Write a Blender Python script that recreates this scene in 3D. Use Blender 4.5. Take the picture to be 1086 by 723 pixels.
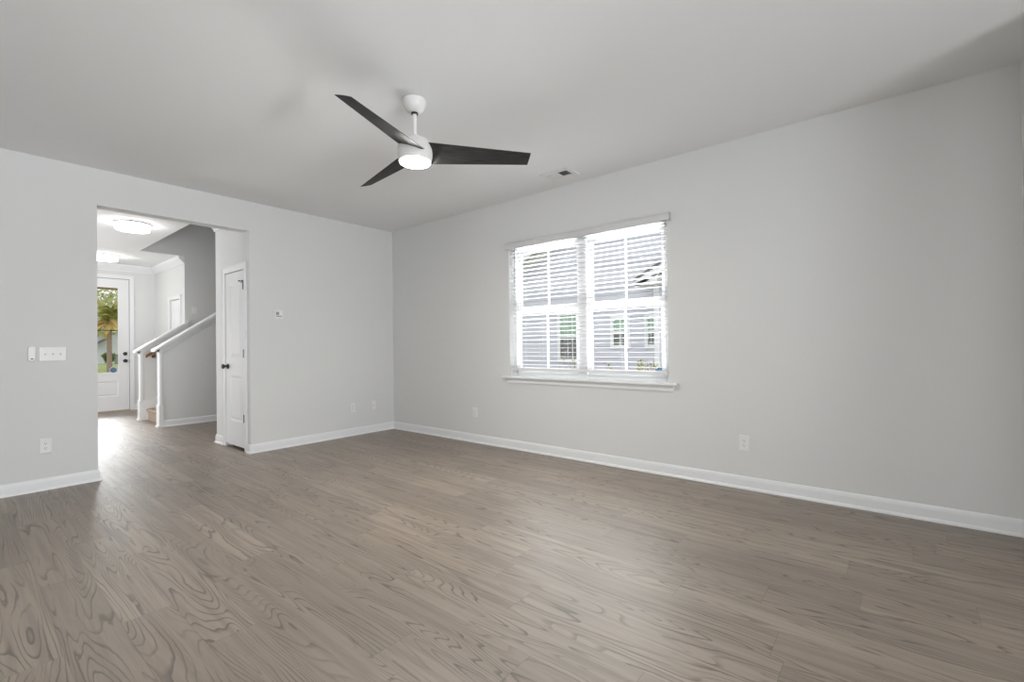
import bpy, bmesh, math, random
from mathutils import Vector, Matrix

# ------------------------------------------------------------------ clear
for o in list(bpy.data.objects):
    bpy.data.objects.remove(o, do_unlink=True)
S = bpy.context.scene
COL = S.collection
R = math.radians
random.seed(4)

# ------------------------------------------------------------------ camera
FPX, YAW, PITCH, ROLL, CAMH = 490.6, 39.476, 0.488, -0.708, 1.143
yw, pt, rl = R(YAW), R(PITCH), R(ROLL)
F_ = Vector((math.cos(yw)*math.cos(pt), math.sin(yw)*math.cos(pt), math.sin(pt)))
R0 = Vector((math.sin(yw), -math.cos(yw), 0))
U0 = R0.cross(F_)
R_ = R0*math.cos(rl) + U0*math.sin(rl)
U_ = -R0*math.sin(rl) + U0*math.cos(rl)
cd = bpy.data.cameras.new('camera')
cam = bpy.data.objects.new('camera', cd)
COL.objects.link(cam)
mw = Matrix((R_, U_, -F_)).transposed().to_4x4()
mw.translation = Vector((0, 0, CAMH))
cam.matrix_world = mw
cd.sensor_fit = 'HORIZONTAL'
cd.sensor_width = 36
cd.lens = FPX/1086*36
cd.clip_start = 0.02
cd.clip_end = 300
S.camera = cam

# ------------------------------------------------------------------ world, lights, exposure
W = bpy.data.worlds.new('sky')
S.world = W
W.use_nodes = True
bgn = W.node_tree.nodes['Background']
bgn.inputs[0].default_value = (0.93, 0.97, 1.0, 1)
bgn.inputs[1].default_value = 1.2


def area(name, loc, direction, sx, sy, power, color=(1, 1, 1), spread=180):
    l = bpy.data.lights.new(name, 'AREA')
    l.shape = 'RECTANGLE'
    l.size, l.size_y, l.energy, l.color = sx, sy, power, color
    l.spread = R(spread)
    o = bpy.data.objects.new(name, l)
    COL.objects.link(o)
    o.location = loc
    o.rotation_euler = Vector(direction).to_track_quat('-Z', 'Y').to_euler()
    return o


# added fill lamps at the closed rear and left walls, no windows built there
area('fill_rear', (-0.3, -4.38, 1.15), (0.0, 1, 0.45), 3.6, 2.1, 215, (0.93, 0.97, 1.0), 105)
area('fill_left', (-3.18, -0.6, 1.45), (1, 0.0, 0.1), 4.0, 1.5, 75, (0.93, 0.97, 1.0))
# added lamp outside, below the sill, standing in for ground bounce through the window
area('fill_window_low', (5.25, 2.15, 0.12), (-0.78, 0, 0.62), 3.2, 0.8, 330, (1.0, 1.0, 1.0), 120)
# added lamp outside, above the view through the window, in place of brighter sky
area('fill_window_high', (6.3, 2.39, 3.75), (-0.8, 0, -0.6), 2.6, 1.2, 60, (0.98, 0.99, 1.0))
# added lamp above the view through the front door, brightening the hall floor
area('fill_front_door', (2.3, 15.0, 3.75), (-0.1, -0.87, -0.5), 1.6, 1.2, 135, (0.98, 0.99, 1.0), 110)
# added fill lamp by the closed left hall wall, no window there
area('fill_hall_left', (-0.55, 8.4, 1.25), (1, 0, 0.2), 2.6, 1.7, 100, (0.98, 0.99, 1.0))
# hazy sun standing high behind this house, lighting the neighbouring gable
sl = bpy.data.lights.new('hazy_sun', 'SUN')
sl.energy, sl.angle, sl.color = 0.5, R(14), (1.0, 0.98, 0.95)
so_ = bpy.data.objects.new('hazy_sun', sl)
COL.objects.link(so_)
so_.rotation_euler = Vector((math.cos(R(55))*0.93, math.cos(R(55))*0.36, -math.sin(R(55)))).to_track_quat('-Z', 'Y').to_euler()

vs = S.view_settings
vs.view_transform = 'Standard'
vs.look = 'None'
vs.gamma = 1
vs.exposure = 0.12
vs.use_curve_mapping = False
S.cycles.use_denoising = True
S.cycles.max_bounces = 12
S.cycles.diffuse_bounces = 8
S.cycles.transparent_max_bounces = 16
S.cycles.caustics_reflective = False
S.cycles.caustics_refractive = False
S.cycles.sample_clamp_indirect = 6


# ------------------------------------------------------------------ materials
def newmat(name):
    m = bpy.data.materials.new(name)
    m.use_nodes = True
    return m, m.node_tree, m.node_tree.nodes['Principled BSDF']


def lin(r, g, b):
    f = lambda c: ((c/255+0.055)/1.055)**2.4 if c/255 > 0.04045 else c/255/12.92
    return (f(r), f(g), f(b), 1)


def mat(name, col, rough=0.5, spec=0.5, metal=0.0, noise=0.0, nscale=6.0, bump=0.0, bscale=200.0, emit=None, estr=0):
    m, nt, b = newmat(name)
    b.inputs['Base Color'].default_value = col if len(col) == 4 else (*col, 1)
    b.inputs['Roughness'].default_value = rough
    b.inputs['Specular IOR Level'].default_value = spec
    b.inputs['Metallic'].default_value = metal
    tc = nt.nodes.new('ShaderNodeTexCoord')
    if noise > 0:
        n = nt.nodes.new('ShaderNodeTexNoise')
        n.inputs['Scale'].default_value = nscale
        n.inputs['Detail'].default_value = 4
        nt.links.new(tc.outputs['Object'], n.inputs['Vector'])
        mx = nt.nodes.new('ShaderNodeMix')
        mx.data_type = 'RGBA'
        c = b.inputs['Base Color'].default_value[:]
        mx.inputs['A'].default_value = (*[x*(1-noise) for x in c[:3]], 1)
        mx.inputs['B'].default_value = (*[min(1, x*(1+noise)) for x in c[:3]], 1)
        nt.links.new(n.outputs['Fac'], mx.inputs['Factor'])
        nt.links.new(mx.outputs['Result'], b.inputs['Base Color'])
    if bump > 0:
        n2 = nt.nodes.new('ShaderNodeTexNoise')
        n2.inputs['Scale'].default_value = bscale
        n2.inputs['Detail'].default_value = 3
        nt.links.new(tc.outputs['Object'], n2.inputs['Vector'])
        bp = nt.nodes.new('ShaderNodeBump')
        bp.inputs['Strength'].default_value = bump
        bp.inputs['Distance'].default_value = 0.002
        nt.links.new(n2.outputs['Fac'], bp.inputs['Height'])
        nt.links.new(bp.outputs['Normal'], b.inputs['Normal'])
    if emit:
        b.inputs['Emission Color'].default_value = (*emit[:3], 1)
        b.inputs['Emission Strength'].default_value = estr
    return m


M_wall = mat('wall_paint', (0.69, 0.695, 0.69), 0.75, 0.25, noise=0.012, nscale=1.5, bump=0.08, bscale=260)
M_ceil = mat('ceiling_paint', (0.82, 0.825, 0.83), 0.9, 0.15, noise=0.01, nscale=1.2, bump=0.1, bscale=180)
M_trim = mat('trim_paint', (0.80, 0.81, 0.82), 0.35, 0.5, noise=0.01, nscale=3)
M_door = mat('door_paint', (0.78, 0.78, 0.79), 0.4, 0.5, noise=0.01, nscale=3)
M_vinyl = mat('window_vinyl', (0.82, 0.83, 0.84), 0.35, 0.5, noise=0.01)
M_slat = mat('blind_slat', (0.74, 0.74, 0.74), 0.45, 0.4, noise=0.01)
M_val = mat('blind_valance', (0.63, 0.63, 0.63), 0.45, 0.4, noise=0.01)
M_cord = mat('blind_cord', (0.72, 0.72, 0.72), 0.8, 0.2, noise=0.05, nscale=60)
M_plast = mat('white_plastic', (0.78, 0.78, 0.77), 0.3, 0.5, noise=0.01)
M_plastg = mat('grey_plastic', (0.30, 0.30, 0.30), 0.4, 0.5, noise=0.02)
M_slot = mat('dark_slot', (0.02, 0.02, 0.02), 0.5, 0.3, noise=0.05)
M_bronze = mat('dark_bronze', (0.045, 0.042, 0.04), 0.35, 0.5, metal=0.6, noise=0.1, nscale=30)
M_fanw = mat('fan_white_enamel', (0.74, 0.73, 0.72), 0.35, 0.5, noise=0.01)
M_globe = mat('lit_opal_glass', (0.9, 0.9, 0.88), 0.4, 0.4, noise=0.01, emit=(1.0, 0.97, 0.92), estr=300)
M_drum = mat('lit_acrylic_drum', (0.9, 0.9, 0.9), 0.4, 0.4, noise=0.01, emit=(1.0, 0.985, 0.96), estr=15)
M_metal = mat('brushed_nickel', (0.55, 0.55, 0.55), 0.35, 0.5, metal=0.7, noise=0.05, nscale=40)
M_sticker = mat('blue_sticker', (0.035, 0.10, 0.20), 0.4, 0.4, noise=0.1, nscale=50)
M_stickw = mat('sticker_border', (0.7, 0.73, 0.76), 0.4, 0.4, noise=0.02)
M_oak = mat('stained_oak', (0.20, 0.115, 0.06), 0.4, 0.5, noise=0.25, nscale=25)
M_carpet = mat('beige_carpet', (0.42, 0.34, 0.27), 1.0, 0.05, noise=0.25, nscale=180, bump=1.0, bscale=500)
M_vent = mat('vent_enamel', (0.78, 0.78, 0.78), 0.4, 0.4, noise=0.01)
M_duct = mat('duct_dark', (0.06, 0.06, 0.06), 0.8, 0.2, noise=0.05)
M_weather = mat('weatherstrip', (0.05, 0.05, 0.05), 0.7, 0.2, noise=0.05)
M_wood_thr = mat('threshold_wood', (0.5, 0.40, 0.29), 0.5, 0.4, noise=0.1, nscale=20)
# outdoors
M_siding = mat('lavender_grey_siding', (0.66, 0.65, 0.71), 0.6, 0.3, noise=0.03, nscale=2)
M_cream = mat('cream_soffit', (0.80, 0.79, 0.74), 0.6, 0.3, noise=0.02)
M_exttrim = mat('exterior_white_trim', (0.86, 0.86, 0.86), 0.5, 0.3, noise=0.01)
M_shingle = mat('shingle', (0.16, 0.15, 0.145), 0.9, 0.1, noise=0.3, nscale=14)
M_gpane = mat('green_pane', (0.34, 0.47, 0.36), 0.35, 0.4, noise=0.08, nscale=5)  # plain green for the upper panes of the neighbouring windows
M_dpane = mat('dark_screen_pane', (0.20, 0.20, 0.195), 0.5, 0.3, noise=0.15, nscale=6)
M_grass = mat('lawn', (0.33, 0.37, 0.16), 0.95, 0.1, noise=0.35, nscale=3.0)
M_gravel = mat('pale_gravel', (0.26, 0.255, 0.255), 0.95, 0.1, noise=0.3, nscale=20)
M_leaf = mat('yellow_green_leaf', (0.33, 0.32, 0.11), 0.7, 0.2, noise=0.4, nscale=9)
M_palm = mat('palm_frond_green', (0.42, 0.40, 0.14), 0.7, 0.2, noise=0.45, nscale=3)
M_palmy = mat('palm_frond_dry', (0.62, 0.46, 0.18), 0.8, 0.2, noise=0.4, nscale=3)
M_trunk = mat('palm_bark', (0.33, 0.24, 0.20), 0.9, 0.1, noise=0.4, nscale=9)
M_twig = mat('twig_bark', (0.30, 0.22, 0.13), 0.9, 0.1, noise=0.3, nscale=30)
M_tree = mat('tree_leaf', (0.44, 0.44, 0.20), 0.8, 0.2, noise=0.5, nscale=2)
M_beam = mat('porch_beam', (0.20, 0.13, 0.07), 0.8, 0.2, noise=0.2, nscale=6)
M_fars = mat('pale_lilac_siding', (0.72, 0.71, 0.76), 0.7, 0.2, noise=0.04)
M_stone = mat('grey_stone', (0.33, 0.30, 0.32), 0.9, 0.1, noise=0.3, nscale=5)


def glass_mat(name):
    m = bpy.data.materials.new(name)
    m.use_nodes = True
    nt = m.node_tree
    nt.nodes.remove(nt.nodes['Principled BSDF'])
    out = nt.nodes['Material Output']
    t = nt.nodes.new('ShaderNodeBsdfTransparent')
    t.inputs[0].default_value = (0.97, 0.98, 0.98, 1)
    g = nt.nodes.new('ShaderNodeBsdfGlossy')
    g.inputs['Roughness'].default_value = 0.01
    fr = nt.nodes.new('ShaderNodeFresnel')
    fr.inputs['IOR'].default_value = 1.1
    mx = nt.nodes.new('ShaderNodeMixShader')
    nt.links.new(fr.outputs[0], mx.inputs[0])
    nt.links.new(t.outputs[0], mx.inputs[1])
    nt.links.new(g.outputs[0], mx.inputs[2])
    nt.links.new(mx.outputs[0], out.inputs[0])
    return m


M_glass = glass_mat('clear_glass')


def blade_mat():
    m, nt, b = newmat('charcoal_wood')
    tc = nt.nodes.new('ShaderNodeTexCoord')
    w = nt.nodes.new('ShaderNodeTexNoise')
    w.inputs['Scale'].default_value = 55
    w.inputs['Detail'].default_value = 3
    nt.links.new(tc.outputs['UV'], w.inputs['Vector'])
    cr = nt.nodes.new('ShaderNodeValToRGB')
    cr.color_ramp.elements[0].position = 0.35
    cr.color_ramp.elements[0].color = (0.018, 0.0175, 0.0175, 1)
    cr.color_ramp.elements[1].position = 0.7
    cr.color_ramp.elements[1].color = (0.050, 0.049, 0.048, 1)
    nt.links.new(w.outputs['Fac'], cr.inputs[0])
    nt.links.new(cr.outputs[0], b.inputs['Base Color'])
    b.inputs['Roughness'].default_value = 0.6
    b.inputs['Specular IOR Level'].default_value = 0.25
    return m


M_blade = blade_mat()


def floor_mat():
    m, nt, b = newmat('oak_plank_floor')
    N, L = nt.nodes, nt.links

    def val(v):
        n = N.new('ShaderNodeValue'); n.outputs[0].default_value = v; return n.outputs[0]

    def mth(op, a, bb=None, c=None):
        n = N.new('ShaderNodeMath'); n.operation = op
        for i, x in enumerate((a, bb, c)):
            if x is None: continue
            if isinstance(x, (int, float)): n.inputs[i].default_value = x
            else: L.new(x, n.inputs[i])
        return n.outputs[0]

    def comb(x, y, z):
        n = N.new('ShaderNodeCombineXYZ')
        for i, q in enumerate((x, y, z)):
            if isinstance(q, (int, float)): n.inputs[i].default_value = q
            else: L.new(q, n.inputs[i])
        return n.outputs[0]

    def noise(vec, scale, detail, rough=0.5, dist=0.0):
        n = N.new('ShaderNodeTexNoise')
        n.inputs['Scale'].default_value = scale
        n.inputs['Detail'].default_value = detail
        n.inputs['Roughness'].default_value = rough
        n.inputs['Distortion'].default_value = dist
        L.new(vec, n.inputs['Vector'])
        return n.outputs['Fac']

    def ramp(f, lo, hi):
        n = N.new('ShaderNodeMapRange'); n.interpolation_type = 'SMOOTHSTEP'
        L.new(f, n.inputs[0]); n.inputs[1].default_value = lo; n.inputs[2].default_value = hi
        return n.outputs[0]

    def mixc(f, a, bb):
        n = N.new('ShaderNodeMix'); n.data_type = 'RGBA'
        if isinstance(f, (int, float)): n.inputs['Factor'].default_value = f
        else: L.new(f, n.inputs['Factor'])
        for k, q in (('A', a), ('B', bb)):
            if isinstance(q, tuple): n.inputs[k].default_value = q
            else: L.new(q, n.inputs[k])
        return n.outputs['Result']

    tc = N.new('ShaderNodeTexCoord')
    sp = N.new('ShaderNodeSeparateXYZ')
    L.new(tc.outputs['Object'], sp.inputs[0])
    x, y = sp.outputs[0], sp.outputs[1]
    PW, PL = 0.18, 1.22
    X = mth('ADD', mth('DIVIDE', x, PW), 40.0 - 2.252/PW % 1)
    row = mth('FLOOR', X); fx = mth('FRACT', X)
    wn = N.new('ShaderNodeTexWhiteNoise'); wn.noise_dimensions = '1D'
    L.new(row, wn.inputs['W'])
    Y = mth('ADD', mth('DIVIDE', y, PL), mth('MULTIPLY_ADD', wn.outputs['Value'], 7.0, 30.0))
    cl = mth('FLOOR', Y); fy = mth('FRACT', Y)
    w2 = N.new('ShaderNodeTexWhiteNoise'); w2.noise_dimensions = '2D'
    L.new(comb(row, cl, 0), w2.inputs['Vector'])
    sc = N.new('ShaderNodeSeparateColor'); L.new(w2.outputs['Color'], sc.inputs[0])
    r1, r2, r3 = sc.outputs[0], sc.outputs[1], sc.outputs[2]
    # growth rings: contour lines of a stretched noise field, different in every plank
    gx = mth('MULTIPLY_ADD', r1, 61.0, mth('MULTIPLY', x, 6.0))
    gy = mth('MULTIPLY_ADD', r2, 47.0, mth('MULTIPLY', y, 0.55))
    gz = mth('MULTIPLY', r3, 19.0)
    field = noise(comb(gx, gy, gz), 1.0, 1.6, 0.45, 0.25)
    wob = noise(comb(mth('MULTIPLY', x, 26.0), mth('MULTIPLY', y, 9.0), gz), 1.0, 3.0, 0.55)
    v = mth('ADD', mth('MULTIPLY', field, mth('MULTIPLY_ADD', r3, 14.0, 26.0)), mth('MULTIPLY', wob, 0.42))
    v = mth('ADD', v, mth('MULTIPLY', fx, mth('MULTIPLY_ADD', r1, 3.0, -1.5)))
    fr = mth('FRACT', v)
    # soft rise then a sharp dark latewood line
    line = mth('MULTIPLY', ramp(fr, 0.62, 0.92), mth('SUBTRACT', 1.0, ramp(fr, 0.93, 1.0)))
    # strength of the line varies over the plank
    lv = noise(comb(mth('MULTIPLY', x, 9.0), mth('MULTIPLY', y, 2.2), gz), 1.0, 2.0)
    line = mth('MULTIPLY', line, ramp(lv, 0.30, 0.62))
    fib = noise(comb(mth('MULTIPLY', x, 260.0), mth('MULTIPLY', y, 9.0), gz), 1.0, 3.0, 0.6)
    fib2 = noise(comb(mth('MULTIPLY', x, 34.0), mth('MULTIPLY_ADD', r2, 13.0, mth('MULTIPLY', y, 1.3)), gz), 1.0, 3.0, 0.5)
    base = mixc(r1, FLOOR_A, FLOOR_B)
    base = mixc(mth('MULTIPLY', r2, 0.55), base, FLOOR_C)
    base = mixc(mth('MULTIPLY', ramp(fib2, 0.36, 0.68), 0.62), base, FLOOR_D)
    base = mixc(mth('MULTIPLY', ramp(fib, 0.35, 0.75), 0.22), base, FLOOR_E)
    base = mixc(mth('MULTIPLY', line, 0.80), base, FLOOR_L)
    ex = mth('MINIMUM', fx, mth('SUBTRACT', 1.0, fx))
    ey = mth('MINIMUM', fy, mth('SUBTRACT', 1.0, fy))
    gap = mth('MAXIMUM', mth('SUBTRACT', 1.0, ramp(ex, 0.003, 0.009)), mth('SUBTRACT', 1.0, ramp(ey, 0.0005, 0.0016)))
    base = mixc(mth('MULTIPLY', gap, 0.45), base, FLOOR_G)
    L.new(base, b.inputs['Base Color'])
    rg = mth('MULTIPLY_ADD', fib, 0.12, 0.36)
    L.new(rg, b.inputs['Roughness'])
    b.inputs['Specular IOR Level'].default_value = 1.0
    bp = N.new('ShaderNodeBump'); bp.inputs['Strength'].default_value = 0.25; bp.inputs['Distance'].default_value = 0.0015
    hgt = mth('SUBTRACT', mth('MULTIPLY', fib, 0.5), mth('ADD', mth('MULTIPLY', line, 0.5), gap))
    L.new(hgt, bp.inputs['Height'])
    L.new(bp.outputs['Normal'], b.inputs['Normal'])
    return m


FLOOR_A = (0.350, 0.285, 0.228, 1)
FLOOR_B = (0.205, 0.164, 0.130, 1)
FLOOR_C = (0.285, 0.220, 0.168, 1)
FLOOR_D = (0.150, 0.118, 0.092, 1)
FLOOR_E = (0.380, 0.320, 0.265, 1)
FLOOR_L = (0.060, 0.045, 0.034, 1)
FLOOR_G = (0.070, 0.058, 0.050, 1)
M_floor = floor_mat()


# ------------------------------------------------------------------ mesh helpers
class MB:
    """collects shapes; frame = (origin, u, v, n) maps local (a,b,c) to world"""

    def __init__(self, frame=None):
        self.v, self.f, self.sm, self.uv = [], [], [], None
        self.fr = frame

    def pt(self, p):
        if self.fr is None:
            return Vector(p)
        o, u, v, n = self.fr
        return o + u*p[0] + v*p[1] + n*p[2]

    def add(self, pts, faces, smooth=False):
        k = len(self.v)
        self.v += [self.pt(p) for p in pts]
        self.f += [tuple(i+k for i in f) for f in faces]
        self.sm += [smooth]*len(faces)
        return self

    def box(self, x0, y0, z0, x1, y1, z1):
        P = [(x0, y0, z0), (x1, y0, z0), (x1, y1, z0), (x0, y1, z0), (x0, y0, z1), (x1, y0, z1), (x1, y1, z1), (x0, y1, z1)]
        return self.add(P, [(0, 3, 2, 1), (4, 5, 6, 7), (0, 1, 5, 4), (1, 2, 6, 5), (2, 3, 7, 6), (3, 0, 4, 7)])

    def prism(self, poly, fn, t0, t1):
        """poly: 2-D points, fn(a,b,t) -> 3-D point"""
        n = len(poly)
        P = [fn(a, b, t0) for a, b in poly] + [fn(a, b, t1) for a, b in poly]
        fs = [tuple(range(n))[::-1], tuple(range(n, 2*n))] + [(i, (i+1) % n, n+(i+1) % n, n+i) for i in range(n)]
        return self.add(P, fs)

    def lathe(self, prof, c, seg=40, axis='z', smooth=True):
        P, fs = [], []
        for r, h in prof:
            for i in range(seg):
                a = 2*math.pi*i/seg
                ca, sa = r*math.cos(a), r*math.sin(a)
                P.append({'z': (c[0]+ca, c[1]+sa, c[2]+h), 'x': (c[0]+h, c[1]+ca, c[2]+sa), 'y': (c[0]+ca, c[1]+h, c[2]+sa)}[axis])
        m = len(prof)
        for j in range(m-1):
            for i in range(seg):
                a, b = j*seg+i, j*seg+(i+1) % seg
                fs.append((a, b, b+seg, a+seg))
        if prof[0][0] > 1e-6: fs.append(tuple(range(seg))[::-1])
        if prof[-1][0] > 1e-6: fs.append(tuple(range((m-1)*seg, m*seg)))
        return self.add(P, fs, smooth)

    def tube(self, p0, p1, r0, r1=None, seg=10):
        r1 = r0 if r1 is None else r1
        p0, p1 = Vector(p0), Vector(p1)
        d = (p1-p0).normalized()
        a = d.orthogonal().normalized()
        b = d.cross(a)
        P = []
        for p, r in ((p0, r0), (p1, r1)):
            for i in range(seg):
                t = 2*math.pi*i/seg
                P.append(p + a*(r*math.cos(t)) + b*(r*math.sin(t)))
        fs = [(i, (i+1) % seg, seg+(i+1) % seg, seg+i) for i in range(seg)]
        fs += [tuple(range(seg))[::-1], tuple(range(seg, 2*seg))]
        return self.add(P, fs, True)

    def build(self, name, material, parent=None, bevel=0, base=None, seg=2):
        me = bpy.data.meshes.new(name)
        if parent is not None:
            org = Vector(parent['_w'])
        elif base is not None:
            org = Vector(base)
        else:
            org = Vector((0, 0, 0))
        me.from_pydata([tuple(p-org) for p in self.v], [], self.f)
        bm = bmesh.new(); bm.from_mesh(me)
        if self.uv is None:
            bmesh.ops.remove_doubles(bm, verts=bm.verts, dist=1e-6)
        bmesh.ops.recalc_face_normals(bm, faces=bm.faces)
        bm.to_mesh(me); bm.free()
        sm = any(self.sm)
        if sm:
            for p in me.polygons:
                p.use_smooth = True
            try:
                me.set_sharp_from_angle(angle=R(38))
            except Exception:
                pass
        me.materials.append(material)
        o = bpy.data.objects.new(name, me)
        COL.objects.link(o)
        if parent is not None:
            o.parent = parent
            o['_w'] = list(org)
        else:
            o.location = org
            o['_w'] = list(org)
        if bevel:
            md = o.modifiers.new('bevel', 'BEVEL')
            md.width, md.segments, md.limit_method, md.angle_limit = bevel, seg, 'ANGLE', R(40)
        return o


def tag(o, label=None, cat=None, group=None, kind=None):
    if label: o['label'] = label
    if cat: o['category'] = cat
    if group: o['group'] = group
    if kind: o['kind'] = kind
    return o


def thing(name, loc, label=None, cat=None, group=None, kind=None):
    o = bpy.data.objects.new(name, None)
    o.empty_display_size = 0.1
    COL.objects.link(o)
    o.location = loc
    o['_w'] = list(loc)
    return tag(o, label, cat, group, kind)


def struct(mb, name, m, bevel=0, **k):
    return tag(mb.build(name, m, None, bevel), kind='structure', **k)


V = Vector
# ------------------------------------------------------------------ dimensions
H = 2.74                     # ceiling
XB = 3.938                   # inner face of the window wall
YA, YA2 = 5.395, 5.53        # wall with the opening: room face, hall face
OL, OR_, OH = 0.822, 2.07, 2.42   # opening
YC = -0.59                   # wall behind the right frame edge
XP = 2.07                    # pantry wall plane
YP = 6.40                    # pantry wall end
Y1, Y2 = 8.30, 9.38          # near / far face of the stair walls
XF = 2.56                    # foyer right wall
YF = 11.2                    # foyer front wall
XS = 1.95                    # stairwell edge in the ceiling

# ------------------------------------------------------------------ floor, ceiling, walls
struct(MB().box(-3.3, -4.6, -0.1, XB+0.12, YF+0.12, 0), 'floor', M_floor)
c = MB()
c.box(-3.3, -4.6, H, XB+0.12, YA2, H+0.12)
c.box(-0.7, YA2, H, XS, YF+0.12, H+0.12)
c.box(XS, YA2, H, 6.0, 6.50, H+0.12)
c.box(XS, Y2+0.05, H, XF+0.12, YF+0.12, H+0.12)
struct(c, 'ceiling', M_ceil)

# window wall with the window opening
WY0, WY1, WZ0, WZ1 = 1.497, 3.277, 0.80, 2.25
w = MB()
w.box(XB, YC-0.12, 0, XB+0.14, WY0, H)
w.box(XB, WY1, 0, XB+0.14, YA2, H)
w.box(XB, WY0, 0, XB+0.14, WY1, WZ0-0.02)
w.box(XB, WY0, WZ1, XB+0.14, WY1, H)
struct(w, 'wall_right', M_wall)
w = MB()
w.box(-3.3, YA, 0, OL, YA2, H)
w.box(OR_, YA, 0, XB, YA2, H)
w.box(OL, YA, OH, OR_, YA2, H)
struct(w, 'wall_back', M_wall)
struct(MB().box(3.3, YC-0.12, 0, XB, YC, H), 'wall_front', M_wall)
struct(MB().box(-3.3, -4.6, 0, -3.2, YA, H), 'wall_left', M_wall)
struct(MB().box(-3.3, -4.6, 0, XB+0.14, -4.42, H), 'wall_rear', M_wall)
struct(MB().box(XB, -4.6, 0, XB+0.14, YC-0.12, H), 'wall_kitchen_right', M_wall)
# pantry block: wall with the door opening
PD0, PD1, PDH = 5.534, 6.085, 2.022
w = MB()
w.box(XP, YA2, 0, XP+0.115, PD0, H)
w.box(XP, PD1, 0, XP+0.115, YP, H)
w.box(XP, YA2, PDH, XP+0.115, PD1, H)
w.box(XP+0.115, YP-0.115, 0, 6.0, YP, H)
struct(w, 'wall_pantry', M_wall)
# stairwell: knee walls and tall walls
SL = 0.70                                   # stair slope
KX0 = 1.965


ZN, ZFAR = 1.165, 1.145           # wall heights at the foot of the near and far knee wall


w = MB()
w.prism([(KX0, 0), (4.35, 0), (4.35, H), (KX0+(H-ZN)/SL, H), (KX0, ZN)], lambda a, b, t: (a, t, b), Y1, Y1+0.115)
struct(w, 'wall_stair_near', M_wall)
w = MB()
w.prism([(KX0, 0), (XF+0.02, 0), (XF+0.02, ZFAR+SL*(XF+0.02-KX0)), (KX0, ZFAR)], lambda a, b, t: (a, t, b), Y2, Y2+0.115)
struct(w, 'wall_stair_far_low', M_wall)
w = MB()
w.box(XF, Y2, 0, 6.2, Y2+0.12, 5.4)          # tall stair wall
w.box(XS, Y2, H, XF, Y2+0.05, 5.4)           # its part above the foyer ceiling
struct(w, 'wall_stair_far', M_wall)
w = MB()
w.box(XS-0.1, 6.4, H+0.12, XS, Y2, 5.4)
w.box(XS, 6.38, H+0.12, 6.2, 6.5, 5.4)
w.box(6.0, 6.4, 0, 6.12, Y2, 5.4)
struct(w, 'wall_stairwell', M_wall)
tag(MB().box(XS-0.1, 6.38, 5.4, 6.2, Y2+0.12, 5.5).build('ceiling_stairwell', M_ceil), kind='structure')
# foyer walls
FD0, FD1, FDH = 1.25, 2.165, 2.475
w = MB()
w.box(-0.7, YF, 0, FD0, YF+0.12, H)
w.box(FD1, YF, 0, XF+0.12, YF+0.12, H)
w.box(FD0, YF, FDH, FD1, YF+0.12, H)
struct(w, 'wall_foyer_front', M_wall)
CD0, CD1, CDH = 9.62, 10.20, 2.03
w = MB()
w.box(XF, Y2+0.12, 0, XF+0.115, CD0, H)
w.box(XF, CD1, 0, XF+0.115, YF, H)
w.box(XF, CD0, CDH, XF+0.115, CD1, H)
struct(w, 'wall_foyer_right', M_wall)
struct(MB().box(-0.7, YA2, 0, -0.6, YF, H), 'wall_hall_left', M_wall)

# ------------------------------------------------------------------ baseboards
BP = [(0, 0), (0.024, 0), (0.023, 0.009), (0.018, 0.016), (0.012, 0.020), (0.012, 0.070), (0.010, 0.084), (0.005, 0.096), (0, 0.098)]


def base_run(mb, path, side):
    """path: xy points along the wall face; side: +1 the board stands on the left of the path"""
    P = [V((p[0], p[1])) for p in path]
    offs = []
    for i, p in enumerate(P):
        ns = []
        if i > 0:
            d = (P[i]-P[i-1]).normalized(); ns.append(V((-d.y, d.x))*side)
        if i < len(P)-1:
            d = (P[i+1]-P[i]).normalized(); ns.append(V((-d.y, d.x))*side)
        if len(ns) == 2:
            m = (ns[0]+ns[1]); m = m/ max(1e-6, m.dot(ns[0]))
            offs.append(m)
        else:
            offs.append(ns[0])
    n = len(BP)
    pts, fs = [], []
    for p, o in zip(P, offs):
        for a, b in BP:
            q = p + o*a
            pts.append((q.x, q.y, b))
    for i in range(len(P)-1):
        for j in range(n):
            k = (j+1) % n
            fs.append((i*n+j, i*n+k, (i+1)*n+k, (i+1)*n+j))
    fs.append(tuple(range(n))); fs.append(tuple(range((len(P)-1)*n, len(P)*n))[::-1])
    mb.add(pts, fs)
    return mb


def baseboard(name, path, side):
    return struct(base_run(MB(), path, side), name, M_trim)


baseboard('baseboard_right', [(XB, YC), (XB, YA), (OR_, YA), (OR_, YA+0.055)], 1)
baseboard('baseboard_back', [(OL, YA2), (OL, YA), (-3.2, YA)], 1)
baseboard('baseboard_front', [(3.3, YC), (XB, YC)], 1)
baseboard('baseboard_pantry', [(XP, PD1+0.075), (XP, YP), (3.5, YP)], 1)
baseboard('baseboard_stair', [(KX0+0.02, Y1), (4.3, Y1)], -1)
baseboard('baseboard_foyer', [(FD1+0.07, YF), (XF, YF), (XF, CD1+0.07)], -1)
baseboard('baseboard_hall', [(-0.6, YA2), (-0.6, YF), (FD0-0.07, YF)], -1)

# ------------------------------------------------------------------ crown mouldings of hall and foyer
CP = [(0, 0), (0.012, 0), (0.02, 0.02), (0.045, 0.045), (0.07, 0.075), (0.085, 0.10), (0.085, 0.125), (0, 0.125)]


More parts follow.
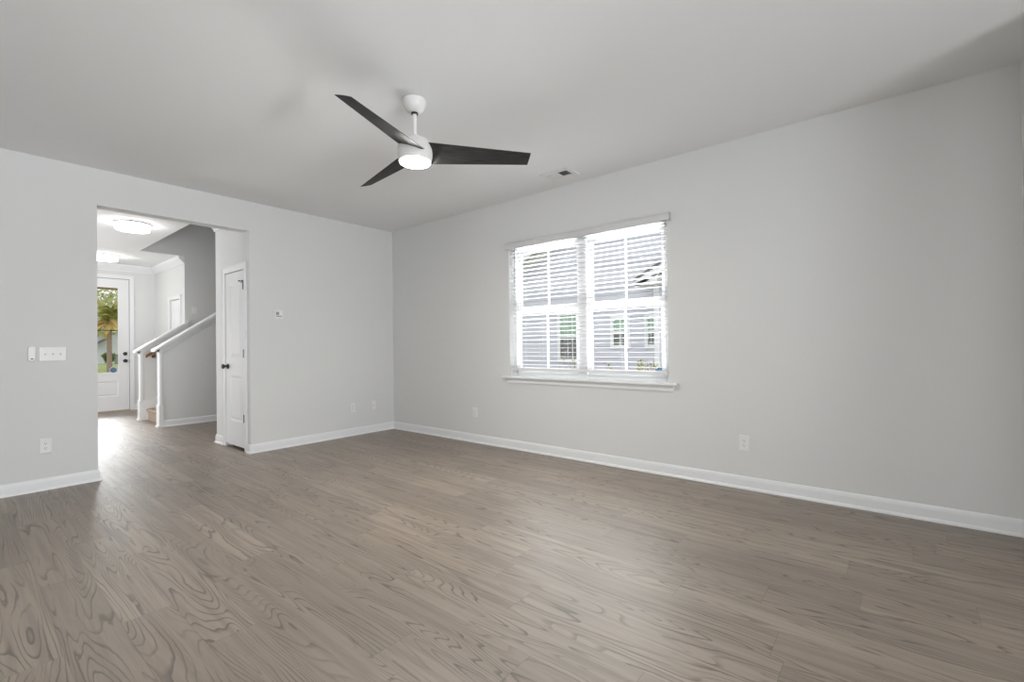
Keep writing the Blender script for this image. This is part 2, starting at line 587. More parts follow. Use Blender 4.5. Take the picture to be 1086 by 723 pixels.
def crown_run(name, path, side, k=1.0):
    P = [V((p[0], p[1])) for p in path]
    offs = []
    for i, p in enumerate(P):
        ns = []
        if i > 0:
            d = (P[i]-P[i-1]).normalized(); ns.append(V((-d.y, d.x))*side)
        if i < len(P)-1:
            d = (P[i+1]-P[i]).normalized(); ns.append(V((-d.y, d.x))*side)
        m = ns[0] if len(ns) == 1 else (ns[0]+ns[1])/max(1e-6, (ns[0]+ns[1]).dot(ns[0]))
        offs.append(m)
    n = len(CP); pts, fs = [], []
    for p, o in zip(P, offs):
        for a, b in CP:
            q = p+o*a*k
            pts.append((q.x, q.y, H-0.125*k+b*k))
    for i in range(len(P)-1):
        for j in range(n):
            j2 = (j+1) % n
            fs.append((i*n+j, i*n+j2, (i+1)*n+j2, (i+1)*n+j))
    fs.append(tuple(range(n))); fs.append(tuple(range((len(P)-1)*n, len(P)*n))[::-1])
    return struct(MB().add(pts, fs), name, M_trim)


crown_run('trim_1', [(XP, YA2), (XP, YP)], 1, 1.36)
crown_run('trim_2', [(XF, Y2+0.005), (XF, YF), (-0.6, YF), (-0.6, YA2)], 1)

# ------------------------------------------------------------------ staircase trim: caps, end boards, skirts
ang = math.atan(SL)


def sloped_cap(name, y0, y1, x0, x1, lo):
    """cap board with bed moulding under it, running up the slope"""
    m = MB()
    m.prism([(x0-0.085, -0.06), (x1, SL*(x1-x0)), (x1, SL*(x1-x0)+0.033), (x0-0.085, -0.06+0.033)],
            lambda a, b, t: (a, t, lo+b), y0-0.042, y1+0.042)
    for dy0, dy1, dz in ((-0.030, 0.030, 0.022), (-0.020, 0.020, 0.05), (-0.010, 0.010, 0.085)):
        m.prism([(x0-0.022, -0.0155-dz), (x1, SL*(x1-x0)-dz), (x1, SL*(x1-x0)+0.002), (x0-0.022, -0.0155+0.002)],
                lambda a, b, t: (a, t, lo+b), y0+dy0, y1+dy1)
    return struct(m, name, M_trim)


sloped_cap('trim_3', Y1, Y1+0.115, KX0, 4.15, ZN)
sloped_cap('trim_4', Y2, Y2+0.115, KX0, XF+0.045, ZFAR)
for i, yy in enumerate((Y1, Y2)):
    m = MB()
    m.box(KX0-0.018, yy-0.008, 0.336, KX0+0.012, yy+0.123, (ZN, ZFAR)[i]-0.03)
    m.box(KX0-0.030, yy-0.016, 0.021, KX0+0.022, yy+0.131, 0.309)
    m.box(KX0-0.045, yy-0.020, 0, KX0+0.022, yy+0.135, 0.02)
    m.prism([(KX0-0.030, 0.31), (KX0+0.022, 0.31), (KX0+0.012, 0.335), (KX0-0.018, 0.335)], lambda a, b, t: (a, t, b), yy-0.012, yy+0.127)
    struct(m, 'trim_%d' % (5+i), M_trim)
m = MB()
m.prism([(KX0, 0), (2.10, 0), (5.2, SL*3.1), (5.2, 0.32+SL*3.1), (2.10, 0.32), (KX0, 0.32)], lambda a, b, t: (a, t, b), Y2-0.012, Y2)
struct(m, 'trim_7', M_trim)

# carpeted stairs
st = thing('staircase', (2.6, (Y1+Y2)/2+0.05, 0), 'beige carpeted stairs rising between two low grey walls with white caps', 'stairs')
RISE, RUN = 0.187, 0.267
for k in range(11):
    x0 = 2.045+k*RUN
    z1 = RISE*(k+1)
    nose = [(x0, 0 if k == 0 else z1-RISE-0.02), (x0+RUN+0.05, 0 if k == 0 else z1-RISE-0.02), (x0+RUN+0.05, z1), (x0-0.005, z1), (x0-0.022, z1-0.008), (x0-0.029, z1-0.022), (x0-0.024, z1-0.038), (x0-0.006, z1-0.048), (x0, z1-0.06)]
    MB().prism(nose, lambda a, b, t: (a, t, b), Y1+0.117, Y2-0.018).build('step', M_carpet, st, bevel=0.004)

# handrail on the far stair wall
hr = thing('handrail', (2.0, Y2-0.075, 1.04), 'brown wooden handrail fixed to the far wall of the carpeted stairs', 'handrail')
m = MB()
hx0, hx1 = 2.0, 4.2
pro = [(-0.022, -0.025), (0.022, -0.025), (0.028, 0.0), (0.024, 0.022), (0.010, 0.03), (-0.010, 0.03), (-0.024, 0.022), (-0.028, 0.0)]
n = len(pro)
pts = [(hx0, Y2-0.075+a, 1.03+b) for a, b in pro]+[(hx1, Y2-0.075+a, 1.03+SL*(hx1-hx0)+b) for a, b in pro]
m.add(pts, [tuple(range(n)), tuple(range(n, 2*n))[::-1]]+[(i, (i+1) % n, n+(i+1) % n, n+i) for i in range(n)])
m.build('rail', M_oak, hr, bevel=0.003)
for bx in (2.12, 3.2, 4.0):
    bz = 1.03+SL*(bx-hx0)
    b = MB()
    b.tube((bx, Y2-0.004, bz-0.085), (bx, Y2-0.07, bz-0.075), 0.008)
    b.tube((bx, Y2-0.072, bz-0.08), (bx, Y2-0.075, bz-0.015), 0.008)
    b.lathe([(0.028, -0.006), (0.028, 0.0)], (bx, Y2, bz-0.085), 20, 'y')
    b.build('bracket', M_oak, hr)

# ------------------------------------------------------------------ window
win = thing('window_1', (XB+0.1, (WY0+WY1)/2, WZ0), kind='structure',
            label='white twin window with stool sill behind the slatted blind', cat='window')
XW = 4.02
m = MB()   # outer frame + mullion
fy0, fy1, fz0, fz1 = WY0, WY1, WZ0, WZ1
ym = 2.378
m.box(XW-0.015, fy0, fz0, XW+0.06, fy0+0.045, fz1)
m.box(XW-0.015, fy1-0.045, fz0, XW+0.06, fy1, fz1)
m.box(XW-0.015, fy0+0.045, fz0, XW+0.06, ym-0.045, fz0+0.045)
m.box(XW-0.015, ym+0.045, fz0, XW+0.06, fy1-0.045, fz0+0.045)
m.box(XW-0.015, fy0+0.045, fz1-0.05, XW+0.06, ym-0.045, fz1)
m.box(XW-0.015, ym+0.045, fz1-0.05, XW+0.06, fy1-0.045, fz1)
m.box(XW-0.02, ym-0.045, fz0, XW+0.06, ym+0.045, fz1)
m.build('window_frame', M_vinyl, win, bevel=0.003)
for (a, b) in ((fy0+0.045, ym-0.045), (ym+0.045, fy1-0.045)):
    # upper sash further out, lower sash nearer the room
    for nm, xs, z0, z1, rail_lo, rail_hi in (('upper_sash', XW+0.028, 1.485, fz1-0.05, 0.055, 0.05), ('lower_sash', XW, fz0+0.045, 1.555, 0.05, 0.06)):
        s_ = MB()
        sw = 0.046
        s_.box(xs, a, z0, xs+0.026, a+sw, z1)
        s_.box(xs, b-sw, z0, xs+0.026, b, z1)
        s_.box(xs, a+sw, z0, xs+0.026, b-sw, z0+rail_lo)
        s_.box(xs, a+sw, z1-rail_hi, xs+0.026, b-sw, z1)
        so = s_.build(nm, M_vinyl, win, bevel=0.002)
        MB().box(xs+0.012, a+sw, z0+rail_lo, xs+0.0135, b-sw, z1-rail_hi).build('glass_pane', M_glass, so)
        yc = (a+b)/2
        MB().box(xs+0.006, yc-0.009, z0+rail_lo, xs+0.020, yc+0.009, z1-rail_hi).build('muntin', M_vinyl, so)
    MB().box(XW-0.012, (a+b)/2-0.03, 1.555, XW+0.02, (a+b)/2+0.03, 1.567).build('sash_lock', M_vinyl, win, bevel=0.003)
m = MB()
m.box(XB-0.055, WY0-0.085, WZ0-0.02, XB, WY1+0.075, WZ0)
m.box(XB, WY0+0.001, WZ0-0.02, XW-0.015, WY1-0.001, WZ0)
m.build('stool', M_trim, win, bevel=0.005)
MB().prism([(0, 0), (-0.012, 0), (-0.016, 0.012), (-0.016, 0.03), (-0.022, 0.045), (-0.03, 0.055), (0, 0.055)],
           lambda a, b, t: (XB+a, t, WZ0-0.075+b), WY0-0.045, WY1+0.035).build('apron', M_trim, win)

# security sticker on the lower right pane
stk = thing('window_sticker', (XW+0.010, 1.60, 0.88), 'small blue octagonal sticker low in the right window pane', 'sticker')


def octagon(frame, r, t, rot=22.5):
    mb = MB(frame)
    p = [(r*math.cos(R(rot+45*i)), r*math.sin(R(rot+45*i))) for i in range(8)]
    return mb.prism(p, lambda a, b, c_: (a, b, c_), 0, t)


frm = (V((XW+0.0115, 1.605, 0.885)), V((0, -1, 0)), V((0, 0, 1)), V((-1, 0, 0)))
octagon(frm, 0.046, 0.001).build('border', M_sticker, stk)
frm = (V((XW+0.0104, 1.605, 0.885)), V((0, -1, 0)), V((0, 0, 1)), V((-1, 0, 0)))
octagon(frm, 0.026, 0.001).build('emblem', mat('sticker_light_blue', (0.14, 0.24, 0.34), 0.4, noise=0.05), stk)

# ------------------------------------------------------------------ blind
bl = thing('window_blind', (XB, (WY0+WY1)/2, 2.2), 'white slatted blind hanging open in the twin window', 'window blind')
m = MB()
m.box(XB-0.052, WY0-0.042, 2.200, XB-0.036, WY1+0.010, 2.262)
m.box(XB-0.058, WY0-0.042, 2.248, XB-0.036, WY1+0.010, 2.262)
m.box(XB-0.056, WY0-0.042, 2.194, XB-0.036, WY1+0.010, 2.206)
m.box(XB-0.052, WY0-0.042, 2.194, XB-0.001, WY0-0.032, 2.262)
m.box(XB-0.052, WY1, 2.194, XB-0.001, WY1+0.010, 2.262)
m.build('valance', M_val, bl, bevel=0.002)
MB().box(XB+0.004, WY0+0.006, 2.205, XB+0.055, WY1-0.006, 2.248).build('headrail', M_slat, bl)
m = MB()
PITCHZ = 0.0445
zz = 0.928
XS0, XS1 = XB+0.004, XB+0.054
while zz < 2.20:
    # shallow crowned slat
    P = []
    nseg = 4
    for yy in (WY0+0.008, WY1-0.008):
        for i in range(nseg+1):
            t = i/nseg
            P.append((XS0+(XS1-XS0)*t, yy, zz+0.0018*(1-(2*t-1)**2)))
        for i in range(nseg, -1, -1):
            t = i/nseg
            P.append((XS0+(XS1-XS0)*t, yy, zz-0.0022+0.0018*(1-(2*t-1)**2)))
    k = 2*(nseg+1)
    m.add(P, [tuple(range(k)), tuple(range(k, 2*k))[::-1]]+[(i, (i+1) % k, k+(i+1) % k, k+i) for i in range(k)])
    zz += PITCHZ
m.build('slats', M_slat, bl)
MB().box(XS0, WY0+0.008, 0.866, XS1, WY1-0.008, 0.892).build('bottom_rail', M_slat, bl, bevel=0.003)
for cy in (3.09, 2.865, 2.555, 1.962, 1.672):
    m = MB()
    m.tube((XS0-0.0015, cy, 0.89), (XS0-0.0015, cy, 2.21), 0.0009, seg=5)
    m.tube((XS1+0.0015, cy, 0.89), (XS1+0.0015, cy, 2.21), 0.0009, seg=5)
    m.build('ladder_cord', M_cord, bl)
m = MB()
m.tube((XB-0.006, 3.19, 1.70), (XB-0.006, 3.19, 2.20), 0.0045, seg=8)
m.build('tilt_wand', mat('clear_wand', (0.35, 0.35, 0.36), 0.3, noise=0.02), bl)
m = MB()
m.tube((XB-0.006, 3.205, 1.63), (XB-0.006, 3.205, 1.70), 0.007, 0.009, seg=8)
m.build('cord_tassel', M_slat, bl)

# ------------------------------------------------------------------ ceiling fan
HX, HY = 1.917, 2.374
fan = thing('ceiling_fan', (HX, HY, 2.74), 'white three-bladed ceiling fan with charcoal blades and lit round lamp', 'ceiling fan')
MB().lathe([(0.070, 0), (0.076, -0.004), (0.076, -0.016), (0.072, -0.034), (0.062, -0.056), (0.050, -0.073), (0.040, -0.081), (0.030, -0.085), (0.0, -0.085)], (HX, HY, 2.739), 48).build('canopy', M_fanw, fan)
MB().lathe([(0.022, 0), (0.022, -0.012)], (HX, HY, 2.656), 24).build('rod_collar', M_bronze, fan)
MB().lathe([(0.0135, 0), (0.0135, -0.16)], (HX, HY, 2.66), 24).build('downrod', M_fanw, fan)
MB().lathe([(0.014, 2.512), (0.026, 2.508), (0.034, 2.498), (0.052, 2.490), (0.076, 2.478), (0.094, 2.460), (0.105, 2.438), (0.111, 2.412), (0.112, 2.388), (0.110, 2.365), (0.105, 2.346), (0.100, 2.336), (0.094, 2.334)], (HX, HY, 0), 64).build('motor_housing', M_fanw, fan)
MB().lathe([(0.0975, 2.3345), (0.096, 2.330), (0.085, 2.3245), (0.06, 2.3195), (0.03, 2.317), (0.0, 2.3165)], (HX, HY, 0), 48).build('lamp_globe', M_globe, fan)


def pol(r, a, z): return V((HX+r*math.cos(R(a)), HY+r*math.sin(R(a)), z))


def blade(tip_cc, tip_cw, root_cc, root_cw, t=0.008):
    """blade skin between two straight edges, with thickness; extends along both edges"""
    nu, nv = 12, 6
    top, bot = [], []
    nrm = (tip_cc-root_cc).cross(root_cw-root_cc).normalized()
    if nrm.z < 0: nrm = -nrm
    for i in range(nu+1):
        u = i/nu
        a = root_cc.lerp(tip_cc, u)
        b = root_cw.lerp(tip_cw, u)
        for j in range(nv+1):
            w_ = j/nv
            p = a.lerp(b, w_)
            th = t*(0.35+0.65*(1-(2*w_-1)**2))
            top.append(p+nrm*th*0.5); bot.append(p-nrm*th*0.5)
    mb = MB(); mb.uv = True
    P = top+bot
    K = len(top); nn = nv+1
    fs = []
    for i in range(nu):
        for j in range(nv):
            q = (i*nn+j, i*nn+j+1, (i+1)*nn+j+1, (i+1)*nn+j)
            fs.append(q); fs.append(tuple(K+x for x in q[::-1]))
        fs.append((i*nn, (i+1)*nn, K+(i+1)*nn, K+i*nn))
        fs.append((i*nn+nv, K+i*nn+nv, K+(i+1)*nn+nv, (i+1)*nn+nv))
    for j in range(nv):
        fs.append((j, K+j, K+j+1, j+1))
        fs.append((nu*nn+j, nu*nn+j+1, K+nu*nn+j+1, K+nu*nn+j))
    mb.add(P, fs, True)
    o = mb.build('fan_blade', M_blade, fan)
    uv = o.data.uv_layers.new(name='UVMap')
    for lp in o.data.loops:
        vi = lp.vertex_index % K
        uv.data[lp.index].uv = ((vi//nn)/nu*0.12, (vi % nn)/nv*0.35)
    return o


def hub(x, y, z): return V((HX+x, HY+y, z))


def ext(a, b, d):
    """point b pushed on by d along a->b"""
    return b+(b-a).normalized()*d


c1, w1 = pol(.76, -152.2, 2.360), pol(.75, -160.0, 2.393)
blade(c1, w1, hub(-0.038, -0.137, 2.372), ext(w1, hub(-0.080, 0.053, 2.440), 0.06))
c2, w2 = pol(.76, -44.0, 2.420), pol(.75, -38.0, 2.372)
blade(c2, w2, ext(c2, hub(0.032, -0.101, 2.445), 0.05), ext(w2, hub(0.122, -0.032, 2.350), 0.05))
c3, w3 = pol(.76, 84.1, 2.368), pol(.75, 77.5, 2.398)
blade(c3, w3, ext(c3, hub(-0.052, 0.091, 2.380), 0.05), ext(w3, hub(0.015, 0.130, 2.335), 0.03))

# ------------------------------------------------------------------ ceiling vent
vt = thing('ceiling_vent', (3.632, 2.392, H), 'white ceiling air register between the fan and the window', 'air vent')
m = MB()
vx0, vx1, vy0, vy1, vz = 3.530, 3.735, 2.240, 2.545, H
ix0, ix1 = 3.577, 3.693
m.box(vx0, vy0, vz-0.010, ix0, vy1, vz)
m.box(ix1, vy0, vz-0.010, vx1, vy1, vz)
m.box(ix0, vy0, vz-0.010, ix1, 2.280, vz)
m.box(ix0, 2.508, vz-0.010, ix1, vy1, vz)
m.box(ix0, 2.388, vz-0.006, ix1, 2.412, vz)
m.build('frame', M_vent, vt, bevel=0.002)
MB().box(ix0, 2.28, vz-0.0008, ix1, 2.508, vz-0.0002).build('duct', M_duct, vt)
for y0, y1, sgn in ((2.280, 2.388, 1), (2.412, 2.508, -1)):
    m = MB()
    nl = 6
    for i in range(nl):
        yc = y0+(y1-y0)*(i+0.5)/nl
        d = 0.0050
        m.prism([(-d, -0.0062 if sgn > 0 else -0.001), (d, -0.001 if sgn > 0 else -0.0062), (d, -0.0002 if sgn > 0 else -0.0055), (-d, -0.0055 if sgn > 0 else -0.0002)],
                lambda a, b, t: (t, yc+a, vz+b), ix0, ix1)
    m.build('louvres', M_vent, vt)

# ------------------------------------------------------------------ wall fittings
UA = (V((1, 0, 0)), V((0, 0, 1)), V((0, -1, 0)))      # on the wall with the opening
UB = (V((0, -1, 0)), V((0, 0, 1)), V((-1, 0, 0)))     # on the window wall


def rrect(w_, h, r, n=5):
    P = []
    for cx, cy, a0 in ((w_/2-r, h/2-r, 0), (-w_/2+r, h/2-r, 90), (-w_/2+r, -h/2+r, 180), (w_/2-r, -h/2+r, 270)):
        for i in range(n+1):
            a = R(a0+90*i/n)
            P.append((cx+r*math.cos(a), cy+r*math.sin(a)))
    return P


def plate(parent, fr, w_, h, t=0.006):
    mb = MB(fr)
    p0, p1 = rrect(w_, h, 0.004), rrect(w_-0.008, h-0.008, 0.003)
    n_ = len(p0)
    pts = [(a, b, 0) for a, b in p0]+[(a, b, t*0.45) for a, b in p0]+[(a, b, t) for a, b in p1]
    fs = [tuple(range(n_))[::-1], tuple(range(2*n_, 3*n_))]
    for k in range(2):
        fs += [(k*n_+i, k*n_+(i+1) % n_, (k+1)*n_+(i+1) % n_, (k+1)*n_+i) for i in range(n_)]
    mb.add(pts, fs)
    return mb.build('faceplate', M_plast, parent)


def screw(parent, fr, u, v, t=0.006):
    return MB(fr).prism([(u+0.003*math.cos(R(30*i)), v+0.003*math.sin(R(30*i))) for i in range(12)], lambda a, b, c_: (a, b, c_), t-0.001, t+0.001).build('screw', M_plast, parent)


def outlet(o, axes, label, w_=0.073, h=0.120):
    root = thing('wall_outlet', o, label, 'wall outlet', 'wall outlets above the baseboards')
    fr = (V(o),)+axes
    plate(root, fr, w_, h)
    for s_ in (1, -1):
        rc = MB(fr).prism([(a, b+s_*0.0195) for a, b in rrect(0.034, 0.028, 0.010)], lambda a, b, c_: (a, b, c_), 0.004, 0.0078).build('receptacle', M_plast, root)
        sl = MB(fr)
        for du, hh in ((-0.0065, 0.009), (0.0065, 0.007)):
            sl.box(du-0.0012, s_*0.0195+0.004-hh/2, 0.0070, du+0.0012, s_*0.0195+0.004+hh/2, 0.0081)
        sl.prism([(0.0026*math.cos(R(30*i)), s_*0.0195-0.0075+0.0026*math.sin(R(30*i))) for i in range(12)], lambda a, b, c_: (a, b, c_), 0.0070, 0.0081)
        sl.build('slots', M_slot, rc)
    screw(root, fr, 0, 0)
    return root


outlet((0.497, YA, 0.360), UA, 'white wall outlet below the light switches beside the hall opening')
outlet((3.296, YA, 0.356), UA, 'white wall outlet beside the small cable plate, below and right of the thermostat', 0.070, 0.115)
outlet((XB, 3.82, 0.350), UB, 'white wall outlet near the room corner left of the window', 0.070, 0.115)
outlet((XB, 0.908, 0.355), UB, 'white wall outlet on the long wall right of the window', 0.076, 0.120)

cp = thing('cable_plate', (3.605, YA, 0.358), 'small white wall plate with one centre cable jack, next to the room corner', 'wall plate')
fr = (V((3.605, YA, 0.358)),)+UA
plate(cp, fr, 0.070, 0.115)
MB(fr).lathe([(0.0075, 0), (0.0075, 0.007), (0.005, 0.007), (0.005, 0.012), (0.0, 0.012)], (0, 0, 0.004), 16).build('jack', M_metal, cp)
screw(cp, fr, 0, 0.042); screw(cp, fr, 0, -0.042)

sw = thing('light_switch', (0.5415, YA, 1.114), 'white wall plate with three toggle switches left of the hall opening', 'light switch')
fr = (V((0.5415, YA, 1.114)),)+UA
plate(sw, fr, 0.165, 0.116)
for k in (-1, 0, 1):
    u = k*0.046
    MB(fr).box(u-0.005, -0.012, 0.004, u+0.005, 0.012, 0.0068).build('toggle_slot', M_plast, sw)
    MB(fr).prism([(-0.009, 0.004), (0.009, 0.004), (0.012, 0.019), (0.004, 0.021)], lambda a, b, t: (u+t, a, b), -0.0042, 0.0042).build('toggle', M_plast, sw, bevel=0.0008)
    screw(sw, fr, u, 0.030); screw(sw, fr, u, -0.030)

rm = thing('fan_remote', (0.419, YA, 1.12), 'small rounded white wall remote with a dark slot, left of the switch plate', 'remote control')
fr = (V((0.419, YA, 1.12)),)+UA
MB(fr).prism(rrect(0.046, 0.112, 0.018), lambda a, b, c_: (a, b, c_), 0, 0.012).build('cradle', M_plast, rm, bevel=0.003)
mb = MB(fr)
for (w_, h, z0, z1) in ((0.048, 0.122, 0.012, 0.026),):
    mb.prism(rrect(w_, h, 0.022, 7), lambda a, b, c_: (a, b, c_), z0, z1)
mb.build('body', M_plast, rm, bevel=0.006, seg=4)
MB(fr).prism(rrect(0.016, 0.008, 0.003), lambda a, b, c_: (a, b-0.042, c_), 0.024, 0.0268).build('slot', M_slot, rm)
ring = MB(fr)
ring.prism([(0.013*math.cos(R(20*i)), -0.014+0.013*math.sin(R(20*i))) for i in range(18)], lambda a, b, c_: (a, b, c_), 0.025, 0.0275)
ring.build('button', M_plast, rm, bevel=0.0008)

th = thing('thermostat', (2.366, YA, 1.52), 'small white thermostat on the wall right of the hall opening', 'thermostat')
fr = (V((2.366, YA, 1.52)),)+UA
MB(fr).prism(rrect(0.104, 0.102, 0.010), lambda a, b, c_: (a, b, c_), 0, 0.010).build('back_plate', M_plast, th)
MB(fr).prism(rrect(0.092, 0.094, 0.008), lambda a, b, c_: (a, b, c_), 0.010, 0.028).build('body', M_plast, th, bevel=0.003)
MB(fr).box(-0.030, -0.006, 0.027, 0.004, 0.030, 0.0286).build('display', M_plastg, th)
MB(fr).box(0.008, -0.006, 0.027, 0.026, 0.030, 0.0292).build('button', M_exttrim, th, bevel=0.001)
MB(fr).box(-0.030, -0.026, 0.027, 0.032, -0.014, 0.0286).build('label_strip', M_plastg, th)

sp = thing('stair_switch', (2.708, Y2, 1.817), 'wall plate with two rockers on the dim stair wall', 'light switch')
fr = (V((2.708, Y2, 1.817)),)+UA
plate(sp, fr, 0.082, 0.118)
for u in (-0.018, 0.018):
    MB(fr).box(u-0.0135, -0.033, 0.004, u+0.0135, 0.033, 0.0085).build('rocker', M_plast, sp, bevel=0.001)


# ------------------------------------------------------------------ pantry door
def panel_door(mb, fr, w_, h, t, panels, depth=0.009, face=1):
    """door slab in frame coords: u 0..w, v 0..h, front face at n=0, back at n=-t; sunk panels with raised fields"""
    mb.fr = fr
    us = sorted({0, w_} | {p[0] for p in panels} | {p[2] for p in panels})
    vs_ = sorted({0, h} | {p[1] for p in panels} | {p[3] for p in panels})
    for i in range(len(us)-1):
        for j in range(len(vs_)-1):
            uc, vc = (us[i]+us[i+1])/2, (vs_[j]+vs_[j+1])/2
            if any(p[0] < uc < p[2] and p[1] < vc < p[3] for p in panels):
                continue
            mb.box(us[i], vs_[j], -t, us[i+1], vs_[j+1], 0)
    for (u0, v0, u1, v1) in panels:
        mb.box(u0, v0, -t+depth, u1, v1, -depth*1.6)
        b = 0.022
        # sloping sticking around the panel
        A = [(u0, v0, 0), (u1, v0, 0), (u1, v1, 0), (u0, v1, 0)]
        B = [(u0+b, v0+b, -depth), (u1-b, v0+b, -depth), (u1-b, v1-b, -depth), (u0+b, v1-b, -depth)]
        mb.add(A+B, [(i, (i+1) % 4, 4+(i+1) % 4, 4+i) for i in range(4)]+[(4, 5, 6, 7)])
        g = 0.045
        c0 = [(u0+g-0.014, v0+g-0.014, -depth), (u1-g+0.014, v0+g-0.014, -depth), (u1-g+0.014, v1-g+0.014, -depth), (u0+g-0.014, v1-g+0.014, -depth)]
        c1_ = [(u0+g, v0+g, -0.003), (u1-g, v0+g, -0.003), (u1-g, v1-g, -0.003), (u0+g, v1-g, -0.003)]
        mb.add(c0+c1_, [(i, (i+1) % 4, 4+(i+1) % 4, 4+i) for i in range(4)]+[(4, 5, 6, 7)])


pd = thing('door_1', (XP, (PD0+PD1)/2, 0), kind='structure', label='white two-panel pantry door with dark knob beside the opening', cat='door')
# frame coords: u along -y (towards the camera), n = -x
frd = (V((XP-0.001, PD1-0.008, 0.035)), V((0, -1, 0)), V((0, 0, 1)), V((-1, 0, 0)))
dw, dh = PD1-PD0-0.012, 1.978
mb = MB()
panel_door(mb, frd, dw, dh, 0.035, [(0.112, 0.275, dw-0.095, 0.795), (0.112, 1.000, dw-0.095, 1.865)])
slab = mb.build('door_slab', M_door, pd)
kb = MB()
ky, kz = PD1-0.065, 0.935
kb.lathe([(0.030, 0.0), (0.031, -0.004), (0.026, -0.010), (0.012, -0.013), (0.010, -0.032), (0.018, -0.038), (0.027, -0.048), (0.028, -0.058), (0.022, -0.067), (0.0, -0.070)], (XP-0.001, ky, kz), 28, 'x')
kb.build('knob', M_bronze, slab)
for hz in (1.84, 1.085, 0.365):
    hb = MB()
    hb.tube((XP-0.010, PD0+0.004, hz-0.045), (XP-0.010, PD0+0.004, hz+0.045), 0.008)
    hb.box(XP-0.004, PD0+0.004, hz-0.045, XP-0.001, PD0+0.032, hz+0.045)
    hb.build('hinge', M_bronze, pd)
ds = MB()
ds.tube((XP-0.010, PD0+0.003, 1.895), (XP-0.035, PD0+0.05, 1.890), 0.004)
ds.tube((XP-0.010, PD0+0.003, 1.895), (XP-0.028, PD0+0.03, 1.870), 0.004)
ds.lathe([(0.008, 0), (0.008, -0.012)], (XP-0.030, PD0+0.052, 1.890), 12, 'x')
ds.build('hinge_stop', M_bronze, pd)


def casing(parent, fr, w_, h, cw=0.058, t=0.014, right=None):
    """U-shaped flat casing around an opening of w x h; u from 0..w"""
    right = cw if right is None else right
    m_ = MB(fr)
    m_.box(-cw, 0, 0, 0, h+cw, t)
    m_.box(w_, 0, 0, w_+right, h+cw, t)
    m_.box(0, h, 0, w_, h+cw, t)
    # back band
    m_.box(-cw, 0, t, -cw+0.014, h+cw, t+0.005)
    m_.box(w_+right-0.014, 0, t, w_+right, h+cw, t+0.005)
    m_.box(-cw, h+cw-0.014, t, w_+right, h+cw, t+0.005)
    return m_.build('casing', M_trim, parent, bevel=0.002)


frc = (V((XP, PD1, 0)), V((0, -1, 0)), V((0, 0, 1)), V((-1, 0, 0)))
casing(pd, frc, PD1-PD0, PDH, 0.072, 0.012, 0.062)
m = MB()
m.box(XP+0.036, PD0-0.001, 0, XP+0.115, PD0+0.02, PDH)
m.box(XP+0.036, PD1-0.02, 0, XP+0.115, PD1+0.001, PDH)
m.box(XP+0.036, PD0, PDH-0.02, XP+0.115, PD1, PDH+0.001)
m.build('door_jamb', M_trim, pd)
# inside of the pantry stays closed
struct(MB().box(2.9, YA2, 0, 3.0, YP-0.115, H), 'wall_pantry_back', M_wall)

# ------------------------------------------------------------------ front door
fd = thing('door_2', ((FD0+FD1)/2, YF, 0), kind='structure', label='white front door with tall glass lite at the end of the hall', cat='door')
frf = (V((FD0+0.006, YF-0.002, 0.02)), V((1, 0, 0)), V((0, 0, 1)), V((0, -1, 0)))
dw, dh = FD1-FD0-0.012, FDH-0.028
GX0, GX1, GZ0, GZ1 = 0.16, 0.745, 0.695, 2.285     # glass in slab coords
mb = MB(frf)
t = 0.044
us = [0, GX0, GX1, dw]
mb.box(0, 0, -t, GX0, dh, 0); mb.box(GX1, 0, -t, dw, dh, 0)
mb.box(GX0, GZ1, -t, GX1, dh, 0)
mb2 = MB()
panel_door(mb2, frf, GX1-GX0, GZ0, t, [(0.0, 0.255, GX1-GX0, 0.545)])
mb2.v = [p+V((GX0, 0, 0)) for p in mb2.v]
k = len(mb.v)
mb.v += mb2.v; mb.f += [tuple(i+k for i in f) for f in mb2.f]; mb.sm += mb2.sm
slab2 = mb.build('door_slab', M_door, fd)
gm = MB(frf)
b_ = 0.022
gm.box(GX0-b_, GZ0-b_, 0, GX0+0.008, GZ1+b_, 0.010)
gm.box(GX1-0.008, GZ0-b_, 0, GX1+b_, GZ1+b_, 0.010)
gm.box(GX0, GZ0-b_, 0, GX1, GZ0+0.008, 0.010)
gm.box(GX0, GZ1-0.008, 0, GX1, GZ1+b_, 0.010)
gm.build('lite_frame', M_door, fd, bevel=0.003)
go = MB(frf).box(GX0, GZ0, -0.024, GX1, GZ1, -0.022).build('glass_pane', M_glass, fd)
MB(frf).box(GX0, 1.478, -0.030, GX1, 1.492, -0.018).build('muntin', M_bronze, go)
ks = MB(frf)
kx = 2.098-FD0-0.006
for kz, prof in ((0.914, [(0.032, 0), (0.032, 0.006), (0.014, 0.012), (0.012, 0.03), (0.024, 0.038), (0.031, 0.052), (0.026, 0.066), (0, 0.07)]),):
    ks.lathe(prof, (kx, kz, 0), 24)
ks.build('knob', M_bronze, fd)
MB(frf).lathe([(0.032, 0), (0.033, 0.008), (0.026, 0.018), (0.012, 0.02), (0.012, 0.026), (0, 0.026)], (kx, 1.047, 0), 24).build('deadbolt', M_bronze, fd)
frc = (V((FD0, YF, 0)), V((1, 0, 0)), V((0, 0, 1)), V((0, -1, 0)))
casing(fd, frc, FD1-FD0, FDH, 0.068, 0.014)
wst = MB()
wst.box(FD1-0.006, YF-0.001, 0.02, FD1+0.0005, YF+0.03, FDH)
wst.box(FD0, YF-0.001, FDH-0.008, FD1, YF+0.03, FDH+0.0005)
wst.build('weatherstrip', M_weather, fd)
MB().box(FD0, YF-0.05, 0, FD1, YF+0.14, 0.018).build('threshold', M_wood_thr, fd, bevel=0.004)
ds_ = thing('door_sticker', (1.93, YF-0.02, 0.76), 'blue octagonal sticker low on the front door glass', 'sticker')
